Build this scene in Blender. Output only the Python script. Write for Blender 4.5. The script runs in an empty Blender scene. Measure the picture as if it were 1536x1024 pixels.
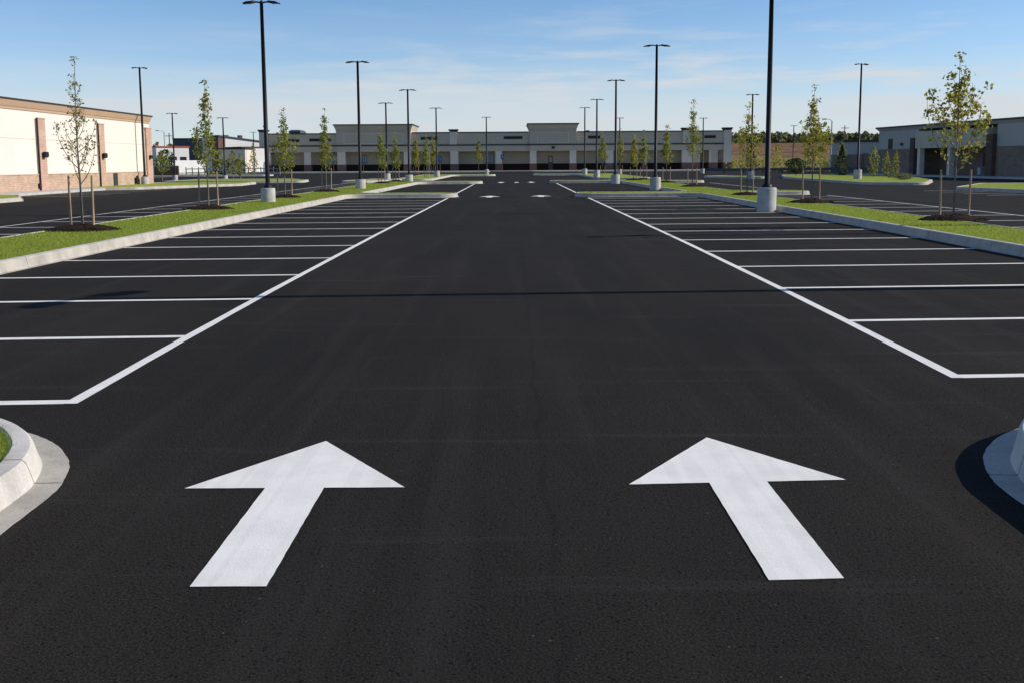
import bpy, math, random
import numpy as np
from mathutils import Vector, Matrix

random.seed(7)
rng = np.random.default_rng(7)
scene = bpy.context.scene
COL = scene.collection
PI = math.pi
R = math.radians

# ------------------------------------------------------------------ helpers
class MB:
    """collects shapes and links them as ONE mesh object"""
    def __init__(s):
        s.v = []; s.f = []; s.sm = []
    def add(s, verts, faces, smooth=False):
        n = len(s.v)
        s.v.extend(verts)
        s.f.extend([tuple(i + n for i in f) for f in faces])
        s.sm.extend([smooth] * len(faces))
        return s
    def box(s, x0, x1, y0, y1, z0, z1):
        v = [(x0,y0,z0),(x1,y0,z0),(x1,y1,z0),(x0,y1,z0),(x0,y0,z1),(x1,y0,z1),(x1,y1,z1),(x0,y1,z1)]
        return s.add(v, [(0,3,2,1),(4,5,6,7),(0,1,5,4),(1,2,6,5),(2,3,7,6),(3,0,4,7)])
    def bbox(s, x0, x1, y0, y1, z0, z1, b):
        """box with chamfered vertical edges and top rim"""
        def ring(x0,x1,y0,y1,z): return [(x0+b,y0,z),(x1-b,y0,z),(x1,y0+b,z),(x1,y1-b,z),(x1-b,y1,z),(x0+b,y1,z),(x0,y1-b,z),(x0,y0+b,z)]
        v = ring(x0,x1,y0,y1,z0)+ring(x0,x1,y0,y1,z1-b)+ring(x0+b*.6,x1-b*.6,y0+b*.6,y1-b*.6,z1)
        f = [tuple(range(7,-1,-1)), tuple(range(16,24))]
        for k in range(2):
            for i in range(8):
                j=(i+1)%8; f.append((8*k+i,8*k+j,8*k+8+j,8*k+8+i))
        return s.add(v,f)
    def prism(s, poly, z0, z1):
        n = len(poly)
        v = [(p[0],p[1],z0) for p in poly] + [(p[0],p[1],z1) for p in poly]
        f = [tuple(range(n-1,-1,-1)), tuple(range(n,2*n))]
        for i in range(n):
            j = (i+1) % n
            f.append((i,j,n+j,n+i))
        return s.add(v, f)
    def sheet(s, poly, z):
        return s.add([(p[0],p[1],z) for p in poly], [tuple(range(len(poly)))])
    def frustum(s, a, b):
        """a,b = (x0,x1,y0,y1,z)"""
        v = []
        for q in (a,b):
            v += [(q[0],q[2],q[4]),(q[1],q[2],q[4]),(q[1],q[3],q[4]),(q[0],q[3],q[4])]
        return s.add(v, [(0,3,2,1),(4,5,6,7),(0,1,5,4),(1,2,6,5),(2,3,7,6),(3,0,4,7)])
    def tube(s, pts, rad, n=8, cap=True):
        pts = [Vector(p) for p in pts]
        v = []; f = []
        for i,p in enumerate(pts):
            d = (pts[min(i+1,len(pts)-1)] - pts[max(i-1,0)])
            if d.length < 1e-9: d = Vector((0,0,1))
            d.normalize()
            a = d.cross(Vector((0,1,0)) if abs(d.y) < .9 else Vector((1,0,0))).normalized()
            b = d.cross(a)
            r = rad[i] if hasattr(rad,'__len__') else rad
            for k in range(n):
                t = 2*PI*k/n
                v.append(tuple(p + a*(r*math.cos(t)) + b*(r*math.sin(t))))
        for i in range(len(pts)-1):
            for k in range(n):
                k2 = (k+1) % n
                f.append((i*n+k, i*n+k2, (i+1)*n+k2, (i+1)*n+k))
        s.add(v, f, True)
        if cap:
            m = len(s.v) - len(v)
            s.f.append(tuple(m+k for k in range(n))); s.sm.append(False)
            e = m + (len(pts)-1)*n
            s.f.append(tuple(e+k for k in range(n-1,-1,-1))); s.sm.append(False)
        return s
    def lathe(s, prof, n=32, c=(0,0)):
        v = []; f = []
        for r,z in prof:
            for k in range(n):
                t = 2*PI*k/n
                v.append((c[0]+r*math.cos(t), c[1]+r*math.sin(t), z))
        for i in range(len(prof)-1):
            for k in range(n):
                k2=(k+1)%n
                f.append((i*n+k,i*n+k2,(i+1)*n+k2,(i+1)*n+k))
        s.add(v,f,True)
        m=len(s.v)-len(v); e=m+(len(prof)-1)*n
        s.f.append(tuple(e+k for k in range(n))); s.sm.append(False)
        s.f.append(tuple(m+k for k in range(n-1,-1,-1))); s.sm.append(False)
        return s
    def build(s, name, mat, parent=None, loc=None, rz=0):
        me = bpy.data.meshes.new(name)
        me.from_pydata([tuple(map(float,p)) for p in s.v], [], s.f)
        me.polygons.foreach_set('use_smooth', s.sm)
        me.materials.append(mat)
        me.update()
        o = bpy.data.objects.new(name, me)
        COL.objects.link(o)
        if parent: o.parent = parent
        if loc is not None: o.location = loc
        if rz: o.rotation_euler.z = rz
        return o

def tag(o, label=None, cat=None, group=None, kind=None):
    if label: o['label'] = label
    if cat: o['category'] = cat
    if group: o['group'] = group
    if kind: o['kind'] = kind
    return o

def empty(name, loc, rz=0):
    o = bpy.data.objects.new(name, None)
    o.empty_display_size = .3
    COL.objects.link(o)
    o.location = loc; o.rotation_euler.z = rz
    return o

ORD = ['first','second','third','fourth','fifth','sixth','seventh','eighth','ninth','tenth','eleventh','twelfth',
       'thirteenth','fourteenth','fifteenth','sixteenth','seventeenth','eighteenth','nineteenth','twentieth',
       'twenty-first','twenty-second','twenty-third','twenty-fourth']

# ------------------------------------------------------------------ materials
def mat_base(name, col, rough=.7, spec=.3):
    m = bpy.data.materials.new(name); m.use_nodes = True
    nt = m.node_tree
    b = nt.nodes['Principled BSDF']
    b.inputs['Base Color'].default_value = (*col,1)
    b.inputs['Roughness'].default_value = rough
    b.inputs['Specular IOR Level'].default_value = spec
    return m, nt, b

def N(nt, t, **kw):
    n = nt.nodes.new(t)
    for k,v in kw.items():
        if k in n.inputs: n.inputs[k].default_value = v
        else: setattr(n,k,v)
    return n

def ramp(nt, fac, stops, interp='LINEAR'):
    r = nt.nodes.new('ShaderNodeValToRGB')
    r.color_ramp.interpolation = interp
    e = r.color_ramp.elements
    e[0].position, e[0].color = stops[0][0], (*stops[0][1],1)
    e[1].position, e[1].color = stops[-1][0], (*stops[-1][1],1)
    for p,c in stops[1:-1]:
        q = e.new(p); q.color = (*c,1)
    nt.links.new(fac, r.inputs[0])
    return r

def pos(nt, scale=(1,1,1), obj=False):
    if obj:
        t = N(nt,'ShaderNodeTexCoord'); out = t.outputs['Object']
    else:
        t = N(nt,'ShaderNodeNewGeometry'); out = t.outputs['Position']
    mp = N(nt,'ShaderNodeMapping')
    mp.inputs['Scale'].default_value = scale
    nt.links.new(out, mp.inputs['Vector'])
    return mp.outputs['Vector']

def noise(nt, vec, scale, detail=3, rough=.55):
    n = N(nt,'ShaderNodeTexNoise')
    n.inputs['Scale'].default_value = scale
    n.inputs['Detail'].default_value = detail
    n.inputs['Roughness'].default_value = rough
    nt.links.new(vec, n.inputs['Vector'])
    return n.outputs['Fac']

def mix(nt, fac, a, b, mode='MIX'):
    m = nt.nodes.new('ShaderNodeMix'); m.data_type='RGBA'; m.blend_type=mode
    m.clamp_factor = True
    if isinstance(fac,(int,float)): m.inputs[0].default_value = fac
    else: nt.links.new(fac, m.inputs[0])
    for q,i in ((a,6),(b,7)):
        if isinstance(q,tuple): m.inputs[i].default_value=(*q,1)
        else: nt.links.new(q, m.inputs[i])
    return m.outputs[2]

def math_(nt, op, a, b=None, clamp=False):
    m = nt.nodes.new('ShaderNodeMath'); m.operation=op; m.use_clamp=clamp
    for q,i in ((a,0),(b,1)):
        if q is None: continue
        if isinstance(q,(int,float)): m.inputs[i].default_value=q
        else: nt.links.new(q,m.inputs[i])
    return m.outputs[0]

def bump(nt, b, h, strength=.3, dist=.01):
    n = N(nt,'ShaderNodeBump')
    n.inputs['Strength'].default_value=strength; n.inputs['Distance'].default_value=dist
    nt.links.new(h,n.inputs['Height']); nt.links.new(n.outputs['Normal'], b.inputs['Normal'])

def simple(name, col, rough=.7, spec=.3, var=.12, scale=3., obj=True, bmp=0, stretch=(1,1,1)):
    m,nt,b = mat_base(name,col,rough,spec)
    v = pos(nt,stretch,obj)
    f = noise(nt,v,scale,5,.6)
    lo = tuple(c*(1-var) for c in col); hi = tuple(min(1,c*(1+var)) for c in col)
    r = ramp(nt,f,[(.3,lo),(.7,hi)])
    nt.links.new(r.outputs[0], b.inputs['Base Color'])
    if bmp: bump(nt,b,noise(nt,v,scale*12,3),.4,bmp)
    return m

def mat_asphalt(name, warm=1.0):
    m,nt,b = mat_base(name,(.03,.03,.031),.95,.07)
    v = pos(nt)
    fine = noise(nt,v,85,3,.8)
    med = noise(nt,v,45,3,.6)
    big = noise(nt,pos(nt,(.5,.16,1)),1.0,5,.6)
    streak = noise(nt,pos(nt,(2.4,.10,1)),1.0,4,.55)
    cross = noise(nt,pos(nt,(.16,1.9,1)),1.0,4,.6)
    c1 = ramp(nt,fine,[(.30,(.0052,.0046,.0039)),(.5,(.0218,.0192,.0164)),(.72,(.054,.048,.041))]).outputs[0]
    c2 = ramp(nt,big,[(.3,(.80,.80,.82)),(.72,(1.28,1.24,1.20))]).outputs[0]
    c = mix(nt,1.0,c1,c2,'MULTIPLY')
    # dusty wheel tracks and sweeping scuffs
    s = ramp(nt,streak,[(.52,(0,0,0)),(.80,(1,1,1))]).outputs[0]
    c = mix(nt,math_(nt,'MULTIPLY',s,.42),c,(.056,.051,.045))
    k = ramp(nt,cross,[(.60,(0,0,0)),(.82,(1,1,1))]).outputs[0]
    c = mix(nt,math_(nt,'MULTIPLY',k,.06),c,(.060,.054,.046))
    rm = N(nt,'ShaderNodeMapping'); rm.inputs['Rotation'].default_value=(0,0,R(38)); rm.inputs['Scale'].default_value=(.22,3.2,1)
    nt.links.new(v,rm.inputs['Vector'])
    dg = ramp(nt,noise(nt,rm.outputs[0],1.0,5,.62),[(.57,(0,0,0)),(.80,(1,1,1))]).outputs[0]
    c = mix(nt,math_(nt,'MULTIPLY',dg,.72),c,(.058,.053,.047))
    # dark pinholes and light grit
    vo = N(nt,'ShaderNodeTexVoronoi'); vo.inputs['Scale'].default_value=27
    nt.links.new(v,vo.inputs['Vector'])
    hole = math_(nt,'LESS_THAN',vo.outputs['Distance'],.19)
    c = mix(nt,math_(nt,'MULTIPLY',hole,.75),c,(.0035,.0035,.004))
    vg = N(nt,'ShaderNodeTexVoronoi'); vg.inputs['Scale'].default_value=15
    nt.links.new(v,vg.inputs['Vector'])
    sel = N(nt,'ShaderNodeSeparateColor'); nt.links.new(vg.outputs['Color'],sel.inputs[0])
    grit = math_(nt,'MULTIPLY',math_(nt,'LESS_THAN',vg.outputs['Distance'],.075), math_(nt,'GREATER_THAN',sel.outputs[0],.88))
    c = mix(nt,math_(nt,'MULTIPLY',grit,.7),c,(.16,.14,.11))
    # paving seam down the middle of the aisle
    sx = N(nt,'ShaderNodeSeparateXYZ'); nt.links.new(v,sx.inputs[0])
    wob = math_(nt,'MULTIPLY',math_(nt,'SUBTRACT',noise(nt,pos(nt,(.01,.9,1)),1.3,4),.5),.22)
    d = math_(nt,'ABSOLUTE',math_(nt,'SUBTRACT',math_(nt,'ADD',sx.outputs[0],wob),.17))
    seam = math_(nt,'MULTIPLY',math_(nt,'SUBTRACT',1.0,math_(nt,'DIVIDE',d,.03),True), math_(nt,'ADD',math_(nt,'MULTIPLY',noise(nt,pos(nt,(.1,.7,1)),2.,3),1.5),-.35,True))
    c = mix(nt,math_(nt,'MULTIPLY',seam,.6,True),c,(.0055,.0055,.006))
    nt.links.new(c,b.inputs['Base Color'])
    rr = ramp(nt,med,[(.3,(.88,)*3),(.7,(1.0,)*3)]).outputs[0]
    nt.links.new(rr,b.inputs['Roughness'])
    h = math_(nt,'ADD',fine,math_(nt,'MULTIPLY',med,.7))
    bump(nt,b,h,.7,.009)
    return m

def mat_paint(name, col=(.90,.86,.785), wear=.6):
    m,nt,b = mat_base(name,col,.7,.2)
    v = pos(nt)
    sp = noise(nt,v,120,3,.75); sp2 = noise(nt,v,70,3,.8)
    blot = noise(nt,v,3.5,5,.65)
    c = ramp(nt,blot,[(.34,tuple(x*.92 for x in col)),(.60,tuple(min(1,x*1.02) for x in col))]).outputs[0]
    # roller passes: long bands with a soft overlap edge
    w1 = noise(nt,pos(nt,(4.2,.10,1)),1.0,2,.5)
    bands = ramp(nt,w1,[(.40,(1,1,1)),(.415,(.90,.90,.90)),(.50,(.93,.93,.93)),(.515,(1.05,1.05,1.05)),(.60,(1,1,1)),(.61,(.93,.93,.93))]).outputs[0]
    c = mix(nt,.45,c,bands,'MULTIPLY')
    k = ramp(nt,sp,[(.60,(0,0,0)),(.76,(1,1,1))]).outputs[0]
    c = mix(nt,math_(nt,'MULTIPLY',k,wear*.6),c,(.30,.30,.30))
    k2 = ramp(nt,sp2,[(.68,(0,0,0)),(.75,(1,1,1))]).outputs[0]
    worn = ramp(nt,noise(nt,v,2.3,4,.65),[(.5,(.1,)*3),(.72,(1,)*3)]).outputs[0]
    c = mix(nt,math_(nt,'MULTIPLY',math_(nt,'MULTIPLY',k2,worn),wear),c,(.07,.07,.07))
    nt.links.new(c,b.inputs['Base Color'])
    bump(nt,b,math_(nt,'ADD',sp,sp2),.4,.004)
    return m

def mat_concrete(name, col=(.60,.56,.505), joint=3.0, kerb=True):
    m,nt,b = mat_base(name,col,.85,.25)
    v = pos(nt)
    a = noise(nt,v,2.2,6,.62); f = noise(nt,v,60,3,.6)
    c = ramp(nt,a,[(.30,tuple(x*.72 for x in col)),(.52,col),(.70,tuple(min(1,x*1.14) for x in col))]).outputs[0]
    c = mix(nt,1.0,c,ramp(nt,f,[(.3,(.86,)*3),(.7,(1.08,)*3)]).outputs[0],'MULTIPLY')
    st = noise(nt,pos(nt,(5,5,1.2)),1.6,5,.7)
    s = ramp(nt,st,[(.60,(0,0,0)),(.74,(1,1,1))]).outputs[0]
    c = mix(nt,math_(nt,'MULTIPLY',s,.5),c,(.22,.18,.15))
    if kerb:
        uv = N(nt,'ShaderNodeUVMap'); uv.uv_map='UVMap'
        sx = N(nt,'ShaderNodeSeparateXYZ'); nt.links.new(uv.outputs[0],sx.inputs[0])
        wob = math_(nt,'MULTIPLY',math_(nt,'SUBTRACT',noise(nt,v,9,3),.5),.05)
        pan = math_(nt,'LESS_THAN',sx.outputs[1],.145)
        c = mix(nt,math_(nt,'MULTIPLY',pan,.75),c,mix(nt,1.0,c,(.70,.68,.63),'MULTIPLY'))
        fr = math_(nt,'MODULO',math_(nt,'ADD',sx.outputs[0],wob),joint)
        l = math_(nt,'LESS_THAN',math_(nt,'ABSOLUTE',math_(nt,'SUBTRACT',fr,joint*.5)),.008)
        c = mix(nt,math_(nt,'MULTIPLY',l,.8),c,(.10,.085,.07))
    nt.links.new(c,b.inputs['Base Color'])
    bump(nt,b,math_(nt,'ADD',f,noise(nt,v,9,3)),.35,.006)
    return m

def mat_brick(name, a, bcol, mortar, bw=.3, bh=.1, ms=.012):
    m,nt,b = mat_base(name,a,.85,.2)
    t = N(nt,'ShaderNodeTexCoord'); sx = N(nt,'ShaderNodeSeparateXYZ')
    nt.links.new(t.outputs['Object'],sx.inputs[0])
    cb = N(nt,'ShaderNodeCombineXYZ')
    nt.links.new(math_(nt,'ADD',sx.outputs[0],sx.outputs[1]),cb.inputs[0]); nt.links.new(sx.outputs[2],cb.inputs[1])
    br = N(nt,'ShaderNodeTexBrick')
    br.inputs['Color1'].default_value=(*a,1); br.inputs['Color2'].default_value=(*bcol,1); br.inputs['Mortar'].default_value=(*mortar,1)
    br.inputs['Scale'].default_value=1; br.inputs['Brick Width'].default_value=bw; br.inputs['Row Height'].default_value=bh
    br.inputs['Mortar Size'].default_value=ms
    nt.links.new(cb.outputs[0],br.inputs['Vector'])
    f = noise(nt,cb.outputs[0],1.2,5,.65)
    c = mix(nt,1.0,br.outputs['Color'],ramp(nt,f,[(.3,(.82,)*3),(.7,(1.15,)*3)]).outputs[0],'MULTIPLY')
    nt.links.new(c,b.inputs['Base Color'])
    bump(nt,b,br.outputs['Fac'],-.4,.01)
    return m

def mat_leaf(name, stops, tl=.42):
    m,nt,b = mat_base(name,stops[0],.6,.25)
    g = N(nt,'ShaderNodeNewGeometry')
    n = len(stops)
    r = ramp(nt,g.outputs['Random Per Island'],[(i/(n-1),c) for i,c in enumerate(stops)])
    nt.links.new(r.outputs[0],b.inputs['Base Color'])
    tr = N(nt,'ShaderNodeBsdfTranslucent')
    nt.links.new(r.outputs[0],tr.inputs['Color'])
    mx = N(nt,'ShaderNodeMixShader'); mx.inputs[0].default_value=tl
    nt.links.new(b.outputs[0],mx.inputs[1]); nt.links.new(tr.outputs[0],mx.inputs[2])
    nt.links.new(mx.outputs[0],nt.nodes['Material Output'].inputs['Surface'])
    return m

def mat_lawn(name, a=(.24,.30,.035), c=(.31,.36,.055), d=(.32,.32,.08)):
    m,nt,b = mat_base(name,a,.9,.1)
    v = pos(nt)
    f = noise(nt,v,1.4,5,.65); g = noise(nt,v,45,3,.7); p = noise(nt,v,.5,4,.6)
    c1 = ramp(nt,f,[(.3,a),(.7,c)]).outputs[0]
    c1 = mix(nt,ramp(nt,p,[(.58,(0,0,0)),(.75,(.55,)*3)]).outputs[0],c1,d)
    c1 = mix(nt,1.0,c1,ramp(nt,g,[(.3,(.78,)*3),(.7,(1.2,)*3)]).outputs[0],'MULTIPLY')
    nt.links.new(c1,b.inputs['Base Color'])
    bump(nt,b,g,.8,.03)
    return m

M = {}
M['asphalt'] = mat_asphalt('asphalt')
M['paint'] = mat_paint('white_paint')
M['paint_far'] = mat_paint('bay_paint', (.82,.785,.72), .6)
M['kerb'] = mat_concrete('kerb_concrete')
M['base'] = mat_concrete('base_concrete',(.46,.445,.41),kerb=False)
M['walk'] = mat_concrete('walk_concrete',(.50,.48,.44),kerb=False)
M['lawn'] = mat_lawn('lawn')
M['blade'] = mat_leaf('grass_blades',[(.22,.29,.03),(.31,.38,.05),(.38,.43,.07),(.35,.38,.08)],.5)
M['mulch'] = simple('mulch',(.030,.018,.012),.95,.1,.5,14,False,.03)
M['chips'] = mat_leaf('mulch_chips',[(.015,.010,.007),(.035,.021,.013),(.065,.04,.025)])
M['bark'] = simple('bark',(.17,.145,.115),.9,.1,.3,9,True,0,(1,1,.25))
M['stake'] = simple('stake_wood',(.34,.24,.145),.8,.2,.25,6,True,0,(4,4,.4))
M['pole'] = simple('pole_metal',(.009,.009,.010),.55,.3,.2,2)
M['lens'] = simple('lamp_lens',(.35,.36,.37),.3,.5,.05,4)
M['leaf_sparse'] = mat_leaf('leaf_sparse',[(.20,.20,.06),(.32,.28,.08),(.40,.34,.11),(.24,.26,.08)])
M['leaf_green'] = mat_leaf('leaf_green',[(.14,.18,.04),(.25,.29,.06),(.36,.37,.08),(.46,.39,.07),(.20,.25,.06)],.5)
M['leaf_gold'] = mat_leaf('leaf_gold',[(.17,.19,.035),(.34,.31,.05),(.56,.45,.05),(.22,.25,.05),(.46,.39,.06)],.5)
M['leaf_dark'] = mat_leaf('leaf_dark',[(.018,.034,.014),(.038,.060,.020),(.06,.085,.03)])
M['leaf_wood'] = mat_leaf('leaf_wood',[(.08,.115,.055),(.13,.17,.075),(.18,.20,.09),(.25,.19,.10)],.55)
M['cream'] = simple('cream_stucco',(.74,.668,.592),.9,.15,.04,.35,True)
M['tan'] = simple('tan_cornice',(.47,.32,.215),.85,.2,.06,.6,True)
M['dark_trim'] = simple('dark_trim',(.030,.032,.034),.55,.4,.2,2)
M['brick_l'] = mat_brick('tan_brick',(.40,.255,.17),(.50,.33,.23),(.50,.42,.34),.32,.11,.012)
M['brick_p'] = mat_brick('red_brick',(.47,.27,.19),(.54,.33,.24),(.52,.42,.35),.32,.11,.012)
M['greige'] = simple('greige_stucco',(.53,.45,.35),.9,.15,.05,.3,True)
M['greige_l'] = simple('light_greige_stucco',(.68,.595,.49),.9,.15,.05,.3,True)
M['recess'] = simple('recess_stucco',(.54,.46,.36),.9,.15,.06,.4,True)
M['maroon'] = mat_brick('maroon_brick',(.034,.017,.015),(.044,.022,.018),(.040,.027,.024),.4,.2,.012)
M['maroon_l'] = mat_brick('maroon_pier_brick',(.165,.085,.068),(.19,.10,.08),(.18,.13,.11),.4,.2,.012)
M['bluegrey'] = simple('grey_stucco',(.43,.40,.36),.9,.15,.06,.3,True)
M['brownbrick'] = mat_brick('brown_brick',(.20,.14,.108),(.235,.17,.13),(.24,.19,.16),.4,.2,.015)
M['dark_glass'] = simple('dark_glass',(.018,.021,.025),.12,.6,.1,1)
M['pale_glass'] = simple('pale_glass',(.30,.38,.45),.2,.5,.15,1)
M['white_wall'] = simple('white_wall',(.74,.72,.69),.85,.2,.06,.4,True)
M['slate'] = simple('slate_roof',(.085,.095,.11),.8,.2,.12,.5,True)
M['red_trim'] = simple('red_trim',(.34,.11,.075),.7,.2,.1,1)
M['dark_brick'] = mat_brick('dark_brick',(.10,.06,.05),(.13,.075,.06),(.12,.09,.08),.4,.2,.012)
M['sign_blue'] = simple('sign_blue',(.03,.14,.36),.4,.4,.08,3)
M['sign_white'] = simple('sign_white',(.75,.76,.78),.4,.4,.04,3)
M['brown_metal'] = simple('brown_post',(.12,.06,.04),.7,.3,.1,4)
M['roofing'] = simple('roof_membrane',(.30,.30,.30),.9,.1,.08,.3)
M['black'] = simple('black_metal',(.012,.012,.013),.5,.4,.2,3)
M['fence'] = simple('fence_wood',(.42,.38,.32),.9,.1,.15,2)

# ------------------------------------------------------------------ camera
f_px, tp, roll = 1490., .1208, .006
p = math.atan(tp)
cam = bpy.data.cameras.new('camera')
co = bpy.data.objects.new('camera', cam); COL.objects.link(co)
cam.sensor_width = 36; cam.lens = f_px/1536*36
cam.shift_y = -(512-424)/1536
cam.clip_start = .05; cam.clip_end = 6000
rot = Matrix.Rotation(math.atan(3/1490.),4,'Z') @ Matrix.Rotation(PI/2-p,4,'X') @ Matrix.Rotation(-roll,4,'Z')
co.matrix_world = Matrix.Translation((0,0,1.8)) @ rot
scene.camera = co

# ------------------------------------------------------------------ light and sky
SUN_EL, SUN_AZ = R(28.2), R(2.9)        # azimuth measured from +X towards +Y
sun = bpy.data.lights.new('sun','SUN')
sun.energy = 4.7; sun.angle = R(.3); sun.color = (1,.93,.83)
so = bpy.data.objects.new('sun',sun); COL.objects.link(so)
sd = Vector((math.cos(SUN_EL)*math.cos(SUN_AZ), math.cos(SUN_EL)*math.sin(SUN_AZ), math.sin(SUN_EL)))
so.rotation_euler = sd.to_track_quat('Z','Y').to_euler()
so.location = (40,0,40)

w = bpy.data.worlds.new('World'); scene.world = w; w.use_nodes = True
nt = w.node_tree; nt.nodes.clear()
sky = N(nt,'ShaderNodeTexSky'); sky.sky_type='NISHITA'; sky.sun_disc=False
sky.sun_elevation = SUN_EL; sky.sun_rotation = PI/2 - SUN_AZ
sky.air_density=.85; sky.dust_density=0; sky.ozone_density=5.2; sky.altitude=0
tc = N(nt,'ShaderNodeTexCoord')
sx = N(nt,'ShaderNodeSeparateXYZ'); nt.links.new(tc.outputs['Generated'],sx.inputs[0])
def cl(scale, s, det):
    mp = N(nt,'ShaderNodeMapping'); mp.inputs['Scale'].default_value=scale
    nt.links.new(tc.outputs['Generated'],mp.inputs[0])
    return noise(nt,mp.outputs[0],s,det,.6)
c1 = cl((2.2,2.2,26),1.6,6)
c2 = cl((5,5,42),1.3,6)
z = sx.outputs[2]
band = ramp(nt,z,[(.0,(1,)*3),(.055,(1,)*3),(.075,(.62,)*3),(.10,(.18,)*3),(.15,(.0,)*3)]).outputs[0]
wisp = ramp(nt,z,[(.0,(0,)*3),(.05,(.25,)*3),(.085,(.75,)*3),(.125,(.32,)*3),(.18,(0,)*3)]).outputs[0]
m1 = ramp(nt,c1,[(.34,(.45,)*3),(.60,(1,)*3)]).outputs[0]
m2 = ramp(nt,c2,[(.50,(0,)*3),(.68,(1,)*3)]).outputs[0]
side = ramp(nt,math_(nt,'ADD',math_(nt,'MULTIPLY',sx.outputs[0],.9),.5),[(.15,(.15,)*3),(.6,(1,)*3)]).outputs[0]
mask = math_(nt,'ADD',math_(nt,'MULTIPLY',band,m1),math_(nt,'MULTIPLY',math_(nt,'MULTIPLY',wisp,m2),side),True)
cloudy = mix(nt,math_(nt,'MULTIPLY',mask,.92),sky.outputs[0],(4.9,5.2,5.5))
bg = N(nt,'ShaderNodeBackground'); bg.inputs['Strength'].default_value=.135
nt.links.new(cloudy,bg.inputs[0])
wo = N(nt,'ShaderNodeOutputWorld'); nt.links.new(bg.outputs[0],wo.inputs[0])

scene.view_settings.view_transform='Standard'; scene.view_settings.look='None'
scene.view_settings.exposure=0; scene.view_settings.gamma=1

# ------------------------------------------------------------------ ground
M['field'] = mat_lawn('field_grass',(.10,.10,.035),(.17,.15,.06),(.22,.17,.09))
g = MB(); g.sheet([(-2500,-2500),(2500,-2500),(2500,2500),(-2500,2500)],-.03)
tag(g.build('ground',M['field']),kind='structure')
a = MB(); a.sheet([(-48,-45),(60,-45),(60,160),(46,198),(-50,198),(-48,120)],0)
tag(a.build('asphalt_lot',M['asphalt']),kind='structure')

# far hillside: brown meadow rising to the wood
def hill_mat():
    m,nt,b = mat_base('hill_meadow',(.2,.13,.07),.95,.05)
    v = pos(nt); sx = N(nt,'ShaderNodeSeparateXYZ'); nt.links.new(v,sx.inputs[0])
    f = noise(nt,pos(nt,(.06,.02,.3)),1,5,.65); g = noise(nt,v,.35,5,.7)
    g2=noise(nt,pos(nt,(.13,.022,1)),1.0,6,.75)
    br = ramp(nt,math_(nt,'ADD',math_(nt,'MULTIPLY',g,.5),math_(nt,'MULTIPLY',g2,.5)),[(.38,(.07,.04,.022)),(.50,(.20,.115,.062)),(.62,(.33,.21,.115))]).outputs[0]
    gr = ramp(nt,g,[(.3,(.17,.16,.04)),(.7,(.32,.27,.09))]).outputs[0]
    t = math_(nt,'ADD',math_(nt,'DIVIDE',math_(nt,'SUBTRACT',sx.outputs[1],285),50),math_(nt,'MULTIPLY',math_(nt,'SUBTRACT',f,.5),2.4),True)
    nt.links.new(mix(nt,t,gr,br),b.inputs['Base Color'])
    bump(nt,b,g,.8,.5)
    return m
h = MB(); nx,ny=40,24; vs=[];fs=[]
for j in range(ny+1):
    for i in range(nx+1):
        X=20+i*12.; Y=205+j*22.
        t=max(0,min(1,(Y-210)/390)); e=max(0,min(1,(X-30)/40))
        zz=-.3+(13.0*(t**1.05))*e+ .5*math.sin(X*.05+1)*math.sin(Y*.021)*t
        vs.append((X,Y,zz))
for j in range(ny):
    for i in range(nx):
        q=j*(nx+1)+i; fs.append((q,q+1,q+nx+2,q+nx+1))
h.add(vs,fs,True); tag(h.build('hillside',hill_mat()),kind='structure')

def leaf_quads(P, size, jit=.35, flat=.0):
    """P (n,3) -> verts, faces of random rhombic leaves"""
    n=len(P)
    a=rng.normal(size=(n,3)); a[:,2]*=(1-flat); a/=np.linalg.norm(a,axis=1)[:,None]
    b=rng.normal(size=(n,3)); b-= (b*a).sum(1)[:,None]*a; b/=np.linalg.norm(b,axis=1)[:,None]
    s=size*(1+jit*rng.uniform(-1,1,n))[:,None]
    V=np.stack([P-a*s*.55, P+b*s*.36, P+a*s*.55, P-b*s*.36],1).reshape(-1,3)
    F=[(4*i,4*i+1,4*i+2,4*i+3) for i in range(n)]
    return V.tolist(),F

# wood on the horizon
wd = MB()
def wood(X0,X1,Y0,Y1,n,zf,hr):
    for _ in range(n):
        X=random.uniform(X0,X1); Y=random.uniform(Y0,Y1); H=random.uniform(*hr); W=H*random.uniform(.3,.5)
        k=46
        t=rng.uniform(.05,1,k)**.8; rr=W*np.sqrt(rng.uniform(0,1,k))*np.minimum(1,(1.08-t)*1.9); an=rng.uniform(0,2*PI,k)
        P=np.stack([X+rr*np.cos(an),Y+rr*np.sin(an),zf(X,Y)+t*H],1)
        wd.add(*leaf_quads(P,2.1))
wood(60,330,585,650,520,lambda X,Y:11.5,(4,7.5))
wood(-330,-110,560,640,110,lambda X,Y:-.3,(9,15))
tag(wd.build('wood',M['leaf_wood']),'dark mixed wood along the crest of the brown hillside','wood',kind='stuff')

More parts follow.
